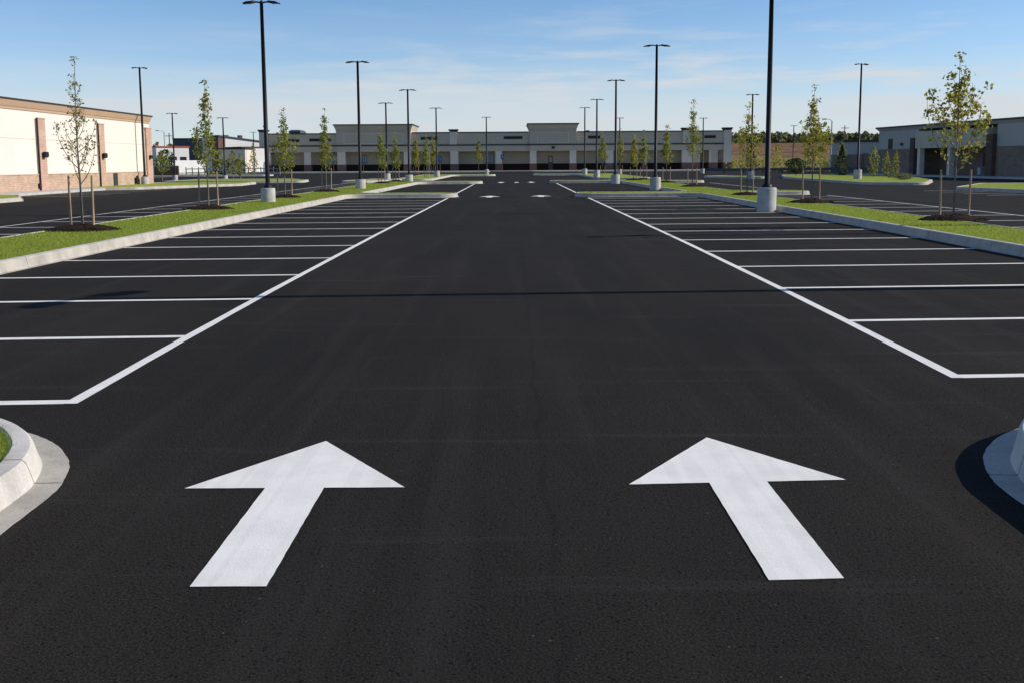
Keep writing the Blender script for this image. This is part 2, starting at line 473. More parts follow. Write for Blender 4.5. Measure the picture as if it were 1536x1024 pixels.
# ------------------------------------------------------------------ kerbed islands
def fillet(poly, rad, seg=7):
    out=[]; n=len(poly)
    for i in range(n):
        P=Vector(poly[i]); A=Vector(poly[i-1]); B=Vector(poly[(i+1)%n])
        r = rad[i] if hasattr(rad,'__len__') else rad
        u=(A-P); v=(B-P); la,lb=u.length,v.length; u.normalize(); v.normalize()
        ang=u.angle(v)
        if r<=0 or abs(ang-PI)<.02: out.append(tuple(P)); continue
        d=min(r/math.tan(ang/2), la*.48, lb*.48); r2=d*math.tan(ang/2)
        c=P+(u+v).normalized()*(r2/math.sin(ang/2))
        a0=math.atan2(*(P+u*d-c).yx); a1=math.atan2(*(P+v*d-c).yx)
        da=(a1-a0+PI)%(2*PI)-PI
        for k in range(seg+1):
            t=a0+da*k/seg; out.append((c.x+r2*math.cos(t),c.y+r2*math.sin(t)))
    return out
def resample(poly, step):
    out=[]
    for i in range(len(poly)):
        a=Vector(poly[i]); b=Vector(poly[(i+1)%len(poly)]); n=max(1,int((b-a).length/step))
        for k in range(n): out.append(tuple(a.lerp(b,k/n)))
    return out
def inset(poly, d):
    n=len(poly); out=[]
    for i in range(n):
        p0=Vector(poly[i-1]); p1=Vector(poly[i]); p2=Vector(poly[(i+1)%n])
        e1=(p1-p0).normalized(); e2=(p2-p1).normalized()
        n1=Vector((-e1.y,e1.x)); n2=Vector((-e2.y,e2.x))
        b=(n1+n2)
        if b.length<1e-6: b=n1
        b.normalize(); c=max(.4,b.dot(n1))
        q=p1+b*(d/c); out.append((q.x,q.y))
    return out
BLADES=[]
MUL=[(-10.73,24.7,.7),(-11.0,35.9,.7),(-10.9,47.6,.6),(-10.75,57.3,.6),(11.6,26.8,.7),(11.45,38.3,.7),(11.1,47.4,.6),(11.4,63.6,.6)]
def inside(poly, P):
    x,y=P[:,0],P[:,1]; c=np.zeros(len(P),bool); n=len(poly)
    for i in range(n):
        x0,y0=poly[i-1]; x1,y1=poly[i]
        if y0==y1: continue
        t=((y0>y)!=(y1>y))&(x<(x1-x0)*(y-y0)/(y1-y0)+x0); c^=t
    return c
def kerb_island(outline, gutter=.15, h=.20, top=.17, dens=None, blade=(.025,.055,.010), box=None, rag=.0):
    ring=[(0,.004),(gutter,.014),(gutter+.035,h-.025),(gutter+.055,h-.004),(gutter+.08,h),(gutter+top-.02,h+.004),(gutter+top,h-.012),(gutter+top,h-.06)]
    ps=[[(x,y,z) for x,y in inset(outline,d)] for d,z in ring]
    ps[0]=[(x+random.uniform(-rag,rag),y+random.uniform(-rag,rag),z) for x,y,z in ps[0]]
    n=len(outline); V=[v for r in ps for v in r]; F=[]
    for k in range(len(ps)-1):
        for i in range(n):
            j=(i+1)%n; F.append((k*n+i,k*n+j,(k+1)*n+j,(k+1)*n+i))
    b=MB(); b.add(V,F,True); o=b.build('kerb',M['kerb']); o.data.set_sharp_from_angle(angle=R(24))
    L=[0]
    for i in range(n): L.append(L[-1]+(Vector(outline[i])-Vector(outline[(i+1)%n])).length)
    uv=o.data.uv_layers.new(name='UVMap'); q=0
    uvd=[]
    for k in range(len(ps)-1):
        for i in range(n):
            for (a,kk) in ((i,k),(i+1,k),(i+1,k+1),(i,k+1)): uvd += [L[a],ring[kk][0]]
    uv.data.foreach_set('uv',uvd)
    tag(o,kind='structure')
    gp=inset(outline,gutter+top-.01)
    gz=h-.015
    s=MB(); s.sheet(gp,gz); lawn=s
    if dens:
        xs=[q[0] for q in gp]; ys=[q[1] for q in gp]
        bx=box or (min(xs),max(xs),min(ys),max(ys))
        y0,y1=bx[2],bx[3]
        for (ya,yb) in [(y0+(y1-y0)*i/12,y0+(y1-y0)*(i+1)/12) for i in range(12)]:
            dn,bw=dens((ya+yb)/2)
            k=int(dn*(bx[1]-bx[0])*(yb-ya))
            if k<1: continue
            P=np.stack([rng.uniform(bx[0],bx[1],k),rng.uniform(ya,yb,k)],1)
            P=P[inside(inset(gp,-.015),P)]
            for mx_,my_,mr_ in MUL: P=P[((P[:,0]-mx_)/1.25)**2+(P[:,1]-my_)**2>mr_*mr_]
            k=len(P)
            if not k: continue
            an=rng.uniform(0,2*PI,k); ht=rng.uniform(blade[0],blade[1],k)
            le=rng.normal(0,.45,(k,2))*ht[:,None]
            dx=np.stack([np.cos(an),np.sin(an)],1)*(bw*.5)
            zc=np.full((k,1),gz-.005)
            A=np.concatenate([P-dx,zc],1); B=np.concatenate([P+dx,zc],1)
            C=np.concatenate([P+le,(zc[:,0]+ht)[:,None]],1)
            V=np.stack([A,B,C],1).reshape(-1,3)
            BLADES.append(V)
    o=lawn.build('grass',M['lawn']); tag(o,'mown green lawn inside the kerbed islands','grass',kind='stuff')
    return gp

dm = lambda y: (min(1500,max(60,1500*(14/max(y,14))**1.5)), .010*max(1,y/16))
# entry islands at the bottom corners (their rounded noses)
nose=[(-2.5,-8),(-2.51,4.2),(-2.53,4.75),(-2.55,5.3),(-2.60,5.55),(-2.70,5.84),(-2.85,6.10),(-3.04,6.34),(-3.28,6.55),(-3.58,6.73),(-3.95,6.86),(-4.4,6.93),(-5.2,6.96)]
def spline(P,k=7):
    out=[]
    for i in range(len(P)-1):
        a,b,c,d=[Vector(P[max(0,min(len(P)-1,j))]) for j in (i-1,i,i+1,i+2)]
        for q in range(k):
            t=q/k; out.append(tuple(.5*((2*b)+(c-a)*t+(2*a-5*b+4*c-d)*t*t+(3*b-a-3*c+d)*t**3)))
    return out+[tuple(P[-1])]
nose=[nose[0]]+spline(nose[1:])
isl=nose+[(-9.5,6.96),(-9.5,-8)]
kerb_island(resample(isl,1.2),.15,.16,.17,lambda y:(9000,.006),(.018,.045),(-4.6,-2.8,4.0,6.8),.003)
isr=[(-x+.13,y) for x,y in isl][::-1]
kerb_island(resample(isr,1.2),.15,.22,.17,lambda y:(3000,.007),(.018,.045),(2.9,4.9,4.0,6.8),.003)

# medians with finger caps (left comb, right comb), then the far pair
left=[(-8.5,7.4),(-8.5,51.5),(-2.9,51.5),(-2.9,54.3),(-8.3,54.3),(-8.0,84.5),(-2.6,84.5),(-2.6,88.6),(-8.0,88.6),(-8.0,91),(-11.7,91),(-11.7,7.4)]
rl=[.8,.9,1.0,1.0,1.2,1.2,1.4,1.4,1.2,1.2,1.2,.8]
kerb_island(resample(fillet(left,rl),1.5),.07,.20,.17,dm)
right=[(12.0,7.4),(12.0,52.4),(15.9,52.4),(15.9,55.2),(12.3,55.2),(12.3,84.0),(16.3,84.0),(16.3,87.4),(12.3,87.4),(12.3,91),(9.0,91),(9.0,89.6),(3.1,89.6),(3.1,86.0),(9.0,86.0),(9.3,54.0),(3.2,54.0),(3.2,51.0),(9.4,51.0),(9.4,7.4)]
rr=[.8,.9,1,1,1,1,1,1,1,1,1,1,1.4,1.4,1,1,1.0,1.0,.9,.8]
kerb_island(resample(fillet(right,rr),1.5),.07,.20,.17,dm)
kerb_island(fillet([(-8.2,101),(-8.0,133),(-2.4,133),(-2.4,139),(-12.6,139),(-12.2,101)],1.3),.07,.20,.17)
kerb_island(fillet([(14.2,101),(14.2,139),(2.6,139),(2.6,134),(8.6,134),(8.6,101)],1.3),.07,.20,.17)
# outer islands
kerb_island(fillet([(-16.2,92),(-13.4,92),(-11.2,98),(-11.2,104),(-14.6,104)],.9),.07,.20,.17)
kerb_island(fillet([(-32,69.5),(-27.0,71.6),(-22.4,82.2),(-23,90),(-32,90)],.9),.07,.20,.17)
kerb_island(fillet([(-34,96),(-25,94),(-19.8,94.6),(-20.6,101),(-24,109),(-34,109)],.9),.07,.20,.17)
kerb_island(fillet([(-34,44),(-24.6,44),(-24.6,50),(-27,54.8),(-29.4,54.8),(-34,54.8)],[0,1,1,1.2,.4,0]),.07,.20,.17)
kerb_island(fillet([(25.8,73.5),(29.7,71.6),(34.5,82),(39.5,99),(39.5,116),(31,116),(27.3,101)],1.0),.07,.20,.17)
kerb_island(fillet([(27.8,49),(37,49),(37,68.8),(32,68.8),(26.2,59.5)],1.0),.07,.20,.17)
kerb_island(fillet([(20.5,109),(25.2,100.3),(27.2,105),(24,113)],.9),.07,.20,.17)
# lawn strip in front of the far shops, split by the drive
kerb_island(fillet([(-50,188),(-4.5,188),(-4.5,193),(-50,193)],.8),.07,.20,.17)
kerb_island(fillet([(3.5,186),(45,186),(45,192),(3.5,192)],.8),.07,.20,.17)
kerb_island(fillet([(-62,146),(-36,146),(-36,151),(-62,151)],.8),.07,.20,.17)

b=np.concatenate(BLADES); nb=len(b)//3
bm=bpy.data.meshes.new('grass'); bm.from_pydata(b.tolist(),[],[(3*i,3*i+1,3*i+2) for i in range(nb)])
bm.materials.append(M['blade']); bo=bpy.data.objects.new('grass',bm); COL.objects.link(bo)
tag(bo,'short green grass blades standing on the lawns beside the kerbs','grass',kind='stuff')

# walks
wl=MB(); wl.bbox(-31.25,-29.0,40,88,0,.14,.02); tag(wl.build('sidewalk',M['walk']),kind='structure')
wl=MB(); wl.bbox(-53,45,199.5,205.0,-.02,.15,.03); tag(wl.build('sidewalk',M['walk']),kind='structure')

# ------------------------------------------------------------------ painted markings
def ribbon(pts,wd,z,jit=.004,step=.45):
    """painted line along a polyline, its edges slightly uneven"""
    Q=[]
    for i in range(len(pts)-1):
        a=Vector(pts[i]); b=Vector(pts[i+1]); n=max(1,int((b-a).length/step))
        for k in range(n): Q.append(a.lerp(b,k/n))
    Q.append(Vector(pts[-1]))
    L=[];Rr=[]
    for i,q in enumerate(Q):
        d=(Q[min(i+1,len(Q)-1)]-Q[max(i-1,0)]).normalized(); n=Vector((-d.y,d.x))
        ends=i in (0,len(Q)-1)
        L.append(q+n*(wd/2+random.uniform(-jit,jit))); Rr.append(q-n*(wd/2+random.uniform(-jit,jit)))
    k=len(Q); V=[(p.x,p.y,z) for p in L]+[(p.x,p.y,z) for p in Rr]
    m=MB(); m.add(V,[(i,k+i,k+i+1,i+1) for i in range(k-1)]); return m
def stripe(x0,y0,x1,y1,wd,z=.004,mat=None,name='bay_line'):
    return ribbon([(x0,y0),(x1,y1)],wd+random.uniform(-.006,.006),z).build(name,mat or M['paint_far'])
SL=.05
XL,XR=-3.45,3.79
def lane(x0,y0,x1,y1,label,wd=.1,mat=None):
    tag(stripe(x0,y0,x1,y1,wd,.0042,mat or M['paint'],'lane_line'),label,'road marking','long white lines along the aisles')
tag(ribbon([(-3.385,7.39),(-3.43,10),(-3.47,14),(-3.48,25),(-3.42,38),(-3.36,50.9)],.105,.0042,.003).build('lane_line',M['paint']),'long white line edging the left bays along the near aisle','road marking','long white lines along the aisles')
tag(ribbon([(3.69,8.12),(3.75,11),(3.79,14),(3.84,22),(3.82,34),(3.78,50.3)],.105,.0042,.003).build('lane_line',M['paint']),'long white line edging the right bays along the near aisle','road marking','long white lines along the aisles')
lane(XL+.1,54.7,XL+.15,84.2,'white line left of the aisle between the first and second grass fingers',.12)
lane(XR-.1,54.3,XR-.1,85.7,'white line right of the aisle between the first and second grass fingers',.12)
lane(-15.1,12,-15.2,92,'white line closing the bays behind the left median, towards the cream building',.1,M['paint_far'])
lane(16.35,12,16.35,52,'white line closing the bays behind the right median, towards the brick building',.1,M['paint_far'])
lane(16.5,56,16.5,84,'far white line beyond the right median, between its two grass fingers',.1,M['paint_far'])
G1='white bay lines of the left row'; G2='white bay lines of the right row'
for k in range(16):
    y=7.45+2.88*k
    if k==15: continue
    x0=(-3.40,-3.46,-3.49)[min(k,2)]-.03
    o=stripe(x0,y,-8.52,y+SL*(-8.52-XL),.125,.004,M['paint'])
    tag(o,'white painted bay line, %s from the near end of the left row by the aisle'%ORD[k],'road marking',G1)
for k in range(15):
    y=8.18+2.93*k
    o=stripe((3.70,3.76,3.80)[min(k,2)]+.03,y,9.42,y+SL*(9.42-XR),.125,.004,M['paint'])
    tag(o,'white painted bay line, %s from the near end of the right row by the aisle'%ORD[k],'road marking',G2)
k=0
for i in range(25):
    y=20.2+2.88*i
    if y>90: break
    if y<23: continue
    o=stripe(-11.72,y+.17,-15.06,y,.12); k+=1
    tag(o,'white bay line behind the left median, %s from the near end'%ORD[k-1],'road marking','white bay lines behind the left median')
k=0
for i in range(12):
    y=20.9+2.88*i
    if y>51: break
    o=stripe(12.02,y-.2,16.3,y,.12); k+=1
    tag(o,'white bay line behind the right median, %s from the near end'%ORD[k-1],'road marking','white bay lines behind the right median')
for i in range(7):
    y=57.5+2.9*i
    o=stripe(-28.9,y-.1,-24.4,y,.12)
    tag(o,'white bay line in front of the cream building, %s from the near grass island'%ORD[i],'road marking','white bay lines by the cream building')
for i in range(4):
    y=50.5+2.6*i
    o=stripe(24.0,y,27.2,y+.5,.12)
    tag(o,'white bay line beside the right outer grass island, %s from the near end'%ORD[i],'road marking','white bay lines by the right outer island')

def arrow(pts,label,z=.0045):
    Q=[]
    for i in range(len(pts)):
        a=Vector(pts[i]); b=Vector(pts[(i+1)%len(pts)]); n=max(1,int((b-a).length/.06))
        for k in range(n):
            q=a.lerp(b,k/n); j=.0014 if k else .0
            Q.append((q.x+random.uniform(-j,j),q.y+random.uniform(-j,j)))
    m=MB(); m.sheet(Q,z); o=m.build('painted_arrow',M['paint']); tag(o,label,'road marking','white arrows painted on the aisle'); return o
def arrow_pts(cx,y0,sw,hw,L,hl,slant=0):
    P=[(cx-sw/2,y0),(cx+sw/2,y0),(cx+sw/2,y0+L-hl),(cx+hw/2,y0+L-hl),(cx,y0+L),(cx-hw/2,y0+L-hl),(cx-sw/2,y0+L-hl)]
    return [(x,y+slant*(x-cx)) for x,y in P]
arrow(arrow_pts(-1.235,4.075,.33,1.235,2.25,.945),'large white arrow painted on the near asphalt, left one of the two big arrows')
arrow(arrow_pts(1.26,4.12,.33,1.24,2.24,.92,.05),'large white arrow painted on the near asphalt, right one of the two big arrows')
arrow(arrow_pts(-1.26,51.6,.32,1.15,2.6,1.7),'small distant white arrow between the first grass fingers, left of the pair')
arrow(arrow_pts(1.46,52.0,.32,1.15,2.6,1.7),'small distant white arrow between the first grass fingers, right of the pair')
arrow(arrow_pts(-1.12,88.5,.34,.8,4,2.4),'tiny far white arrow left in the row of three marks')
arrow(arrow_pts(1.62,88.5,.34,.8,4,2.4),'tiny far white arrow right in the row of three marks')
o=stripe(.28,88.5,.28,91.5,.36,.0045); o.name='painted_dash'
tag(o,'tiny far white dash in the middle of the row of three marks','road marking')

# ------------------------------------------------------------------ light poles
def light_pole(x,y,h,label,rz=0,zb=0,bh=.68,br=.31,span=1.54,detail=True,pk=1.0):
    root=empty('light_pole',(x,y,zb),rz)
    tag(root,label,'light pole','black car park light poles')
    n=36 if detail else 16
    b=MB(); b.lathe([(br+.01,-.1),(br+.01,.02),(br,.04),(br,bh-.04),(br-.012,bh-.012),(br-.035,bh)],n); b.build('concrete_base',M['base'],root)
    c=MB(); c.lathe([(.19,bh+.002),(.19,bh+.03),(.175,bh+.05),(.165,bh+.10),(.115,bh+.135),(.10,bh+.14)],20 if detail else 10); c.build('base_cover',M['pole'],root)
    p_=MB(); p_.tube([(0,0,bh+.05),(0,0,bh+.1+(h-bh)*.5),(0,0,h-.02)],[.098*pk,.088*pk,.072*pk],14 if detail else 8)
    p_.lathe([(.07*pk,h-.06),(.075*pk,h),(.06*pk,h+.05),(.02,h+.075)],12); p_.build('pole',M['pole'],root)
    for s in (-1,1):
        a=MB(); a.tube([(s*.05,0,h-.02),(s*.2,0,h+.005),(s*.34,0,h)],[.035,.035,.03],8)
        hb=[]
        L0,L1=.26,span/2
        prof=[(L0,.05,.07,.02),(L0+.06,.13,.09,.015),(L0+.14,.18,.065,.0),(L0+.34,.20,.05,-.012),(L1-.05,.18,.036,-.05),(L1,.12,.024,-.058)]
        V=[];F=[]
        for (q,wy,t,zc) in prof:
            V+=[(s*q,-wy,h+zc-t*.5),(s*q,wy,h+zc-t*.5),(s*q,wy*.9,h+zc+t*.5),(s*q,-wy*.9,h+zc+t*.5)]
        for i in range(len(prof)-1):
            for k in range(4):
                k2=(k+1)%4; F.append((4*i+k,4*i+k2,4*i+4+k2,4*i+4+k))
        F+= [(3,2,1,0),(4*len(prof)-4,4*len(prof)-3,4*len(prof)-2,4*len(prof)-1)]
        a.add(V,F); ho=a.build('lamp_head',M['pole'],root)
        if detail:
            l=MB(); l.box(min(s*(L0+.18),s*(L1-.08)),max(s*(L0+.18),s*(L1-.08)),-.1,.1,h-.068,h-.0605); l.build('lens',M['lens'],ho)
    return root
LP=[(-10.44,42.4,8.3,'tall black light pole on the left median, nearest of the left row, round concrete base',0,.18,.60,.30,1.54,True),
(-9.75,63.6,7.95,'black light pole on the left median, second from the camera',0,.18,.6,.33,1.5,True),
(-9.11,87.3,7.9,'black light pole on the left median, third from the camera, in front of the shops',0,.18,.6,.33,1.5,True),
(-8.9,116.3,7.9,'black light pole on the left median, fourth from the camera, leaving the left row rightwards',0,.18,.7,.33,1.5,False),
(-3.62,136,7.7,'slim far light pole on the grass finger just left of the aisle',0,.18,.7,.25,1.1,False),
(-12.76,101,7.6,'black light pole on the outer island between the left median\'s second and third poles',0,.18,.6,.33,1.5,False),
(-30.62,82.95,9.5,'black light pole standing at the far corner of the cream building',R(25),.18,.62,.31,1.1,True),
(-38.4,113.3,7.5,'thin black light pole right of the cream building, in front of the white red-edged building',R(40),0,.6,.3,1.1,False),
(-33.5,116,7.1,'thin black light pole in front of the grey and white far buildings',0,0,.5,.3,1.3,False),
(9.02,35.5,8.3,'nearest tall black light pole on the right, top out of view, broad concrete base',0,0,.86,.335,1.54,True),
(8.91,62.7,8.9,'black light pole on the right median, second from the camera, wide double head',0,.02,.8,.34,1.66,True),
(8.42,82.45,8.4,'black light pole by the right median, third from the camera',0,0,.75,.36,1.5,True),
(8.79,105.5,8.1,'black light pole in the right row, fourth from the camera',0,.18,.75,.33,1.45,False),
(9.17,128.5,8.5,'black light pole in the right row, fifth and farthest from the camera',0,.18,.75,.33,1.5,False),
(15.5,146,8.1,'thin far light pole rising behind the small trees right of the fourth right-row pole',0,0,.7,.3,1.1,False),
(23.3,98,8.1,'thin light pole behind the staked tree beside the nearest right pole',0,.1,.7,.3,1.0,False),
(28,148,8.1,'thin far light pole rising behind the right end of the shops',0,0,.7,.3,1.0,False),
(50,179,8.0,'thin light pole standing against the brown hillside',0,0,.7,.3,1.0,False),
(-51,197,8.0,'tiny far light pole left of the end pier of the shops',0,0,.7,.3,1.0,False),
(30.07,87.3,9.85,'tall light pole on the shrub island left of the right building',R(20),.18,.82,.34,1.25,True),
(9.3,14.06,8.15,'light pole beside the right bays whose long shadow crosses the near aisle',R(62),0,.86,.335,1.9,True,1.3),
(17.6,24.9,8.15,'light pole beyond the right median whose shadow falls across the right bays',R(20),0,.8,.335,1.6,True,1.5)]
for q in LP: light_pole(*q[:4],rz=q[4],zb=q[5],bh=q[6],br=q[7],span=q[8],detail=q[9],pk=q[10] if len(q)>10 else 1.0)

# ------------------------------------------------------------------ trees
def branch(P0,az,elev0,elev1,L,n=6):
    pts=[Vector(P0)]
    for i in range(n):
        e=elev0+(elev1-elev0)*(i/(n-1)); a=az+random.uniform(-.18,.18)
        pts.append(pts[-1]+Vector((math.cos(a)*math.cos(e),math.sin(a)*math.cos(e),math.sin(e)))*(L/n))
    return pts
def tree(x,y,h,wid,label,leafmat,nb=18,per=24,ls=.085,zb=.14,stakes=((-.3,0),(.3,0)),sh=1.32,lean=0,c0=.33,top=.5,sparse_top=1.0,mulch=True,group='young staked trees on the medians',side=None):
    root=empty('young_tree',(x,y,zb))
    tag(root,label,'tree',group)
    t=MB()
    tp_=[]
    ph=random.uniform(0,6)
    for i in range(9):
        f=i/8; tp_.append((lean*f*f+.025*math.sin(f*7+ph)*f, .02*math.cos(f*6+ph)*f, -.03+f*h))
    t.tube(tp_,[.034-.029*(i/8)**.8 for i in range(9)],7)
    L=[]
    def leafset(pts,a,b,n,spread):
        for _ in range(n):
            q=random.uniform(a,b)*(len(pts)-1); i=min(int(q),len(pts)-2); c=Vector(pts[i]).lerp(Vector(pts[i+1]),q-i)
            c+=Vector((random.gauss(0,spread),random.gauss(0,spread),random.gauss(0,spread)))
            sp=ls*random.uniform(.5,.95)
            for _k in range(random.randint(3,7)):
                L.append((c.x+random.gauss(0,sp),c.y+random.gauss(0,sp),c.z+random.gauss(0,sp*.8)))
    for i in range(nb):
        u=(i+.5)/nb; zf=c0+(.84-c0)*u**1.05
        az=i*2.39996+random.uniform(-.35,.35)
        f=zf*8; k=min(int(f),7); P0=Vector(tp_[k]).lerp(Vector(tp_[k+1]),f-k)
        prof=(1.0 if u<.3 else max(.2,1-(u-.3)*1.9))*random.uniform(.75,1.15)
        Lb=max(.26,wid*.62*prof*random.uniform(.9,1.5)/math.cos(R(48)))
        Lb=min(Lb,(1-zf)*h*1.05)
        pts=branch(P0,az,R(random.uniform(38,54)),R(random.uniform(80,90)),Lb)
        t.tube([tuple(q) for q in pts],[.011*(1-.8*j/6)*(1-.4*u)+.0018 for j in range(7)],5,False)
        dens=1.25 if u<.38 else (.95 if u<top else sparse_top)
        leafset(pts,.16,1.0,max(2,int(per*.36*dens*(.5+.7*prof))),.03+.02*wid)
        if random.random()<.75: leafset(pts,.92,1.0,2,.03)
        # a side twig
        if random.random()<.8:
            j=random.randint(2,4); tw=branch(pts[j],az+random.choice((-1,1))*random.uniform(.5,1.1),R(35),R(70),Lb*.4,4)
            t.tube([tuple(q) for q in tw],[.005,.004,.003,.002,.0015],4,False)
            leafset(tw,.4,1.0,int(per*.16*dens)+1,.03)
    leafset(tp_,.62,1.0,int(per*.45*sparse_top)+4,.05); leafset(tp_,.96,1.0,2,.03)
    t.build('trunk',M['bark'],root)
    P=np.array(L); P[:,2]=np.maximum(P[:,2],c0*h*.98)
    c=MB(); c.add(*leaf_quads(P,ls)); c.build('crown',M[leafmat],root)
    return root
def stakes_for(x,y,zb,offs,sh,what):
    for i,(dx,dy) in enumerate(offs):
        root=MB()
        tl=random.uniform(-.03,.03)
        root.tube([(0,0,-.05),(tl*.5,0,sh*.5),(tl,0,sh-.03),(tl,0,sh)],[.032,.030,.028,.022],8)
        o=root.build('tree_stake',M['stake'],None,(x+dx,y+dy,zb))
        sd_='left' if dx<0 else 'right'
        tag(o,'wooden stake on the %s of the %s'%(sd_,what),'stake','wooden tree stakes')
def mulch_bed(x,y,r,zb,what):
    m=MB(); V=[(x,y,zb+.15)]; F=[]; n=22
    for k,(rf,zz) in enumerate(((.35,.14),(.7,.09),(1.0,-.02))):
        for i in range(n):
            a=2*PI*i/n; q=r*rf*(1+.10*math.sin(3*a+x)+.06*math.sin(7*a+y))
            V.append((x+q*math.cos(a)*1.25,y+q*math.sin(a),zb+zz+random.uniform(-.012,.012)))
    for i in range(n):
        j=(i+1)%n; F.append((0,1+i,1+j))
        for k in range(2): F.append((1+k*n+i,1+(k+1)*n+i,1+(k+1)*n+j,1+k*n+j))
    m.add([(a-x,b-y,c-zb) for a,b,c in V],F,True)
    o=m.build('mulch_bed',M['mulch'],None,(x,y,zb))
    k=700
    rr=r*np.sqrt(rng.uniform(0,1.05,k)); an=rng.uniform(0,2*PI,k)
    P=np.stack([rr*np.cos(an)*1.25,rr*np.sin(an),.14*np.maximum(0,1-(rr/r)**1.6)+.012],1)
    c=MB(); c.add(*leaf_quads(P,.055,.5,.4)); ch=c.build('bark_chips',M['chips'],o); ch['kind']='stuff'
    tag(o,'dark bark mulch mound under the %s'%what,'mulch bed','mulch mounds under the trees')
S2=((-.30,.03),(.29,-.03))
TR=[ # x,y,h,width,leafmat,nb,per,ls, sparse_top, phrase, stakes
(-10.73,24.7,4.28,.85,'leaf_sparse',24,15,.05,.6,'sparse nearly bare tree nearest the camera on the left median',S2,True),
(-11.0,35.9,4.70,.80,'leaf_green',20,26,.085,.75,'second tree on the left median, narrow crown with a leafy tip',((-.34,0),(.33,.05)),True),
(-10.9,47.6,4.25,1.0,'leaf_green',20,34,.085,.6,'third tree on the left median, just right of the nearest left light pole',((-.33,0),(.30,.05)),True),
(-10.75,57.3,4.80,.75,'leaf_green',20,32,.085,.8,'fourth tree on the left median, alone before the left wing of the shops',((-.25,0),(.27,.05)),True),
(-10.6,80.3,4.35,.8,'leaf_green',16,32,.10,.9,'fifth tree on the left median, left of the pair before the left tower',((-.25,0),(.27,.05)),True),
(-10.32,87.7,4.25,.8,'leaf_green',16,32,.10,.9,'sixth tree on the left median, right of the pair before the left tower',((-.25,0),(.27,.05)),True),
(-10.54,108,4.6,.8,'leaf_gold',14,28,.12,.9,'first tree of the far left trio behind the third left light pole',((-.25,0),(.27,.05)),False),
(-9.6,110.5,4.6,.8,'leaf_green',14,28,.12,.9,'middle tree of the far left trio behind the third left light pole',((-.25,0),(.27,.05)),False),
(-10.73,134,5.2,.9,'leaf_gold',14,28,.13,.9,'farthest tree of the far left trio beside the fourth left light pole',((-.25,0),(.27,.05)),False),
(-4.75,137,5.2,1.0,'leaf_green',14,30,.13,.9,'lone small tree on the grass finger left of the slim far pole',(),False),
(11.85,26.8,4.42,1.6,'leaf_gold',24,19,.095,.75,'golden leafy tree nearest the camera on the right median',((-.33,.08),(.40,.0)),True),
(11.45,38.3,4.42,1.15,'leaf_gold',22,30,.085,.7,'second tree on the right median, yellow crown before the brown hillside',((-.33,.05),(.30,.0)),True),
(11.1,47.4,4.45,1.0,'leaf_gold',18,30,.085,.6,'third tree on the right median, half hidden by the nearest right light pole',((-.28,.05),(.28,.0)),True),
(11.4,63.6,5.5,1.0,'leaf_green',20,34,.085,.75,'fourth tree on the right median, before the right end of the shops',((-.28,.05),(.28,.0)),True),
(11.75,76.7,4.45,.9,'leaf_green',16,34,.10,.8,'fifth tree on the right median, just right of the second right pole',((-.28,.05),(.28,.0)),True),
(11.7,89.8,4.45,.8,'leaf_green',14,30,.11,.8,'sixth tree on the right median, left of the second right pole',((-.28,.05),(.28,.0)),True),
(10.5,87.3,4.0,.8,'leaf_gold',14,32,.11,.9,'low full tree on the right median between the second and third right poles',((-.28,.05),(.28,.0)),True),
(13.2,123.7,5.6,1.0,'leaf_green',14,30,.13,.9,'far tree close to the right of the third right pole',((-.28,.05),(.28,.0)),False),
(11.13,124.6,5.3,1.0,'leaf_green',14,34,.13,.9,'far tree between the fourth and third right poles',((-.28,.05),(.28,.0)),False),
]
for i,(x,y,h,wd_,lm,nb,per,ls,sp,what,st,mu) in enumerate(TR):
    random.seed(100+i*7)
    tree(x,y,h,wd_,'young '+what,lm,nb,per,ls,.185,sparse_top=sp,c0=.26 if i==0 else (.24 if x<0 else .285))
    short=('%s left median tree'%ORD[i]) if i<9 else ('%s right median tree from the camera'%ORD[i-10])
    stakes_for(x,y,.185,st,1.36 if y<60 else 1.2,short)
    if mu: mulch_bed(x,y,.72 if y<40 else .62,.185,short)

def shrub(x,y,h,wd_,label,mat,shape,n=520,ls=.16,zb=.1,group=None,name='shrub',trunk=.15):
    root=empty(name,(x,y,zb)); tag(root,label,'shrub' if name=='shrub' else 'tree',group)
    t=MB(); t.tube([(0,0,-.1),(.02,.01,h*.35),(0,0,h*.8)],[.05,.04,.012],6)
    for k in range(5):
        a=k*1.26; t.tube([(0,0,h*.18),(math.cos(a)*wd_*.2,math.sin(a)*wd_*.2,h*.45),(math.cos(a)*wd_*.3,math.sin(a)*wd_*.3,h*.7)],[.02,.015,.005],5)
    t.build('trunk',M['bark'],root)
    u=rng.uniform(0,1,n); an=rng.uniform(0,2*PI,n); rr=rng.uniform(.15,1,n)**.5
    if shape=='round': pr=np.sqrt(np.maximum(0,1-(2*u-1)**2))
    elif shape=='cone': pr=np.minimum(1,(1-u)*1.25+.05)*np.minimum(1,u*6+.4)
    else: pr=np.minimum(1,(1-u)*2.2+.1)*np.minimum(1,u*4+.2)
    lump=1+.22*np.sin(an*3+u*9+x)+.12*np.sin(an*5-u*14)
    P=np.stack([rr*pr*lump*wd_/2*np.cos(an),rr*pr*lump*wd_/2*np.sin(an),trunk*h+u*h*(1-trunk)],1)
    c=MB(); c.add(*leaf_quads(P,ls)); c.build('crown',M[mat],root)
shrub(29.4,104,1.95,2.2,'round clipped dark green bush on the island before the hillside','leaf_dark','round',900,.17,trunk=.22)
shrub(35.6,108.5,3.4,1.6,'dark conical evergreen left of the tall pole on the shrub island','leaf_dark','cone',900,.18,trunk=.03)
shrub(35.9,99.7,3.1,1.1,'upright olive shrub right of the tall pole on the shrub island','leaf_green','col',420,.15,trunk=.05)
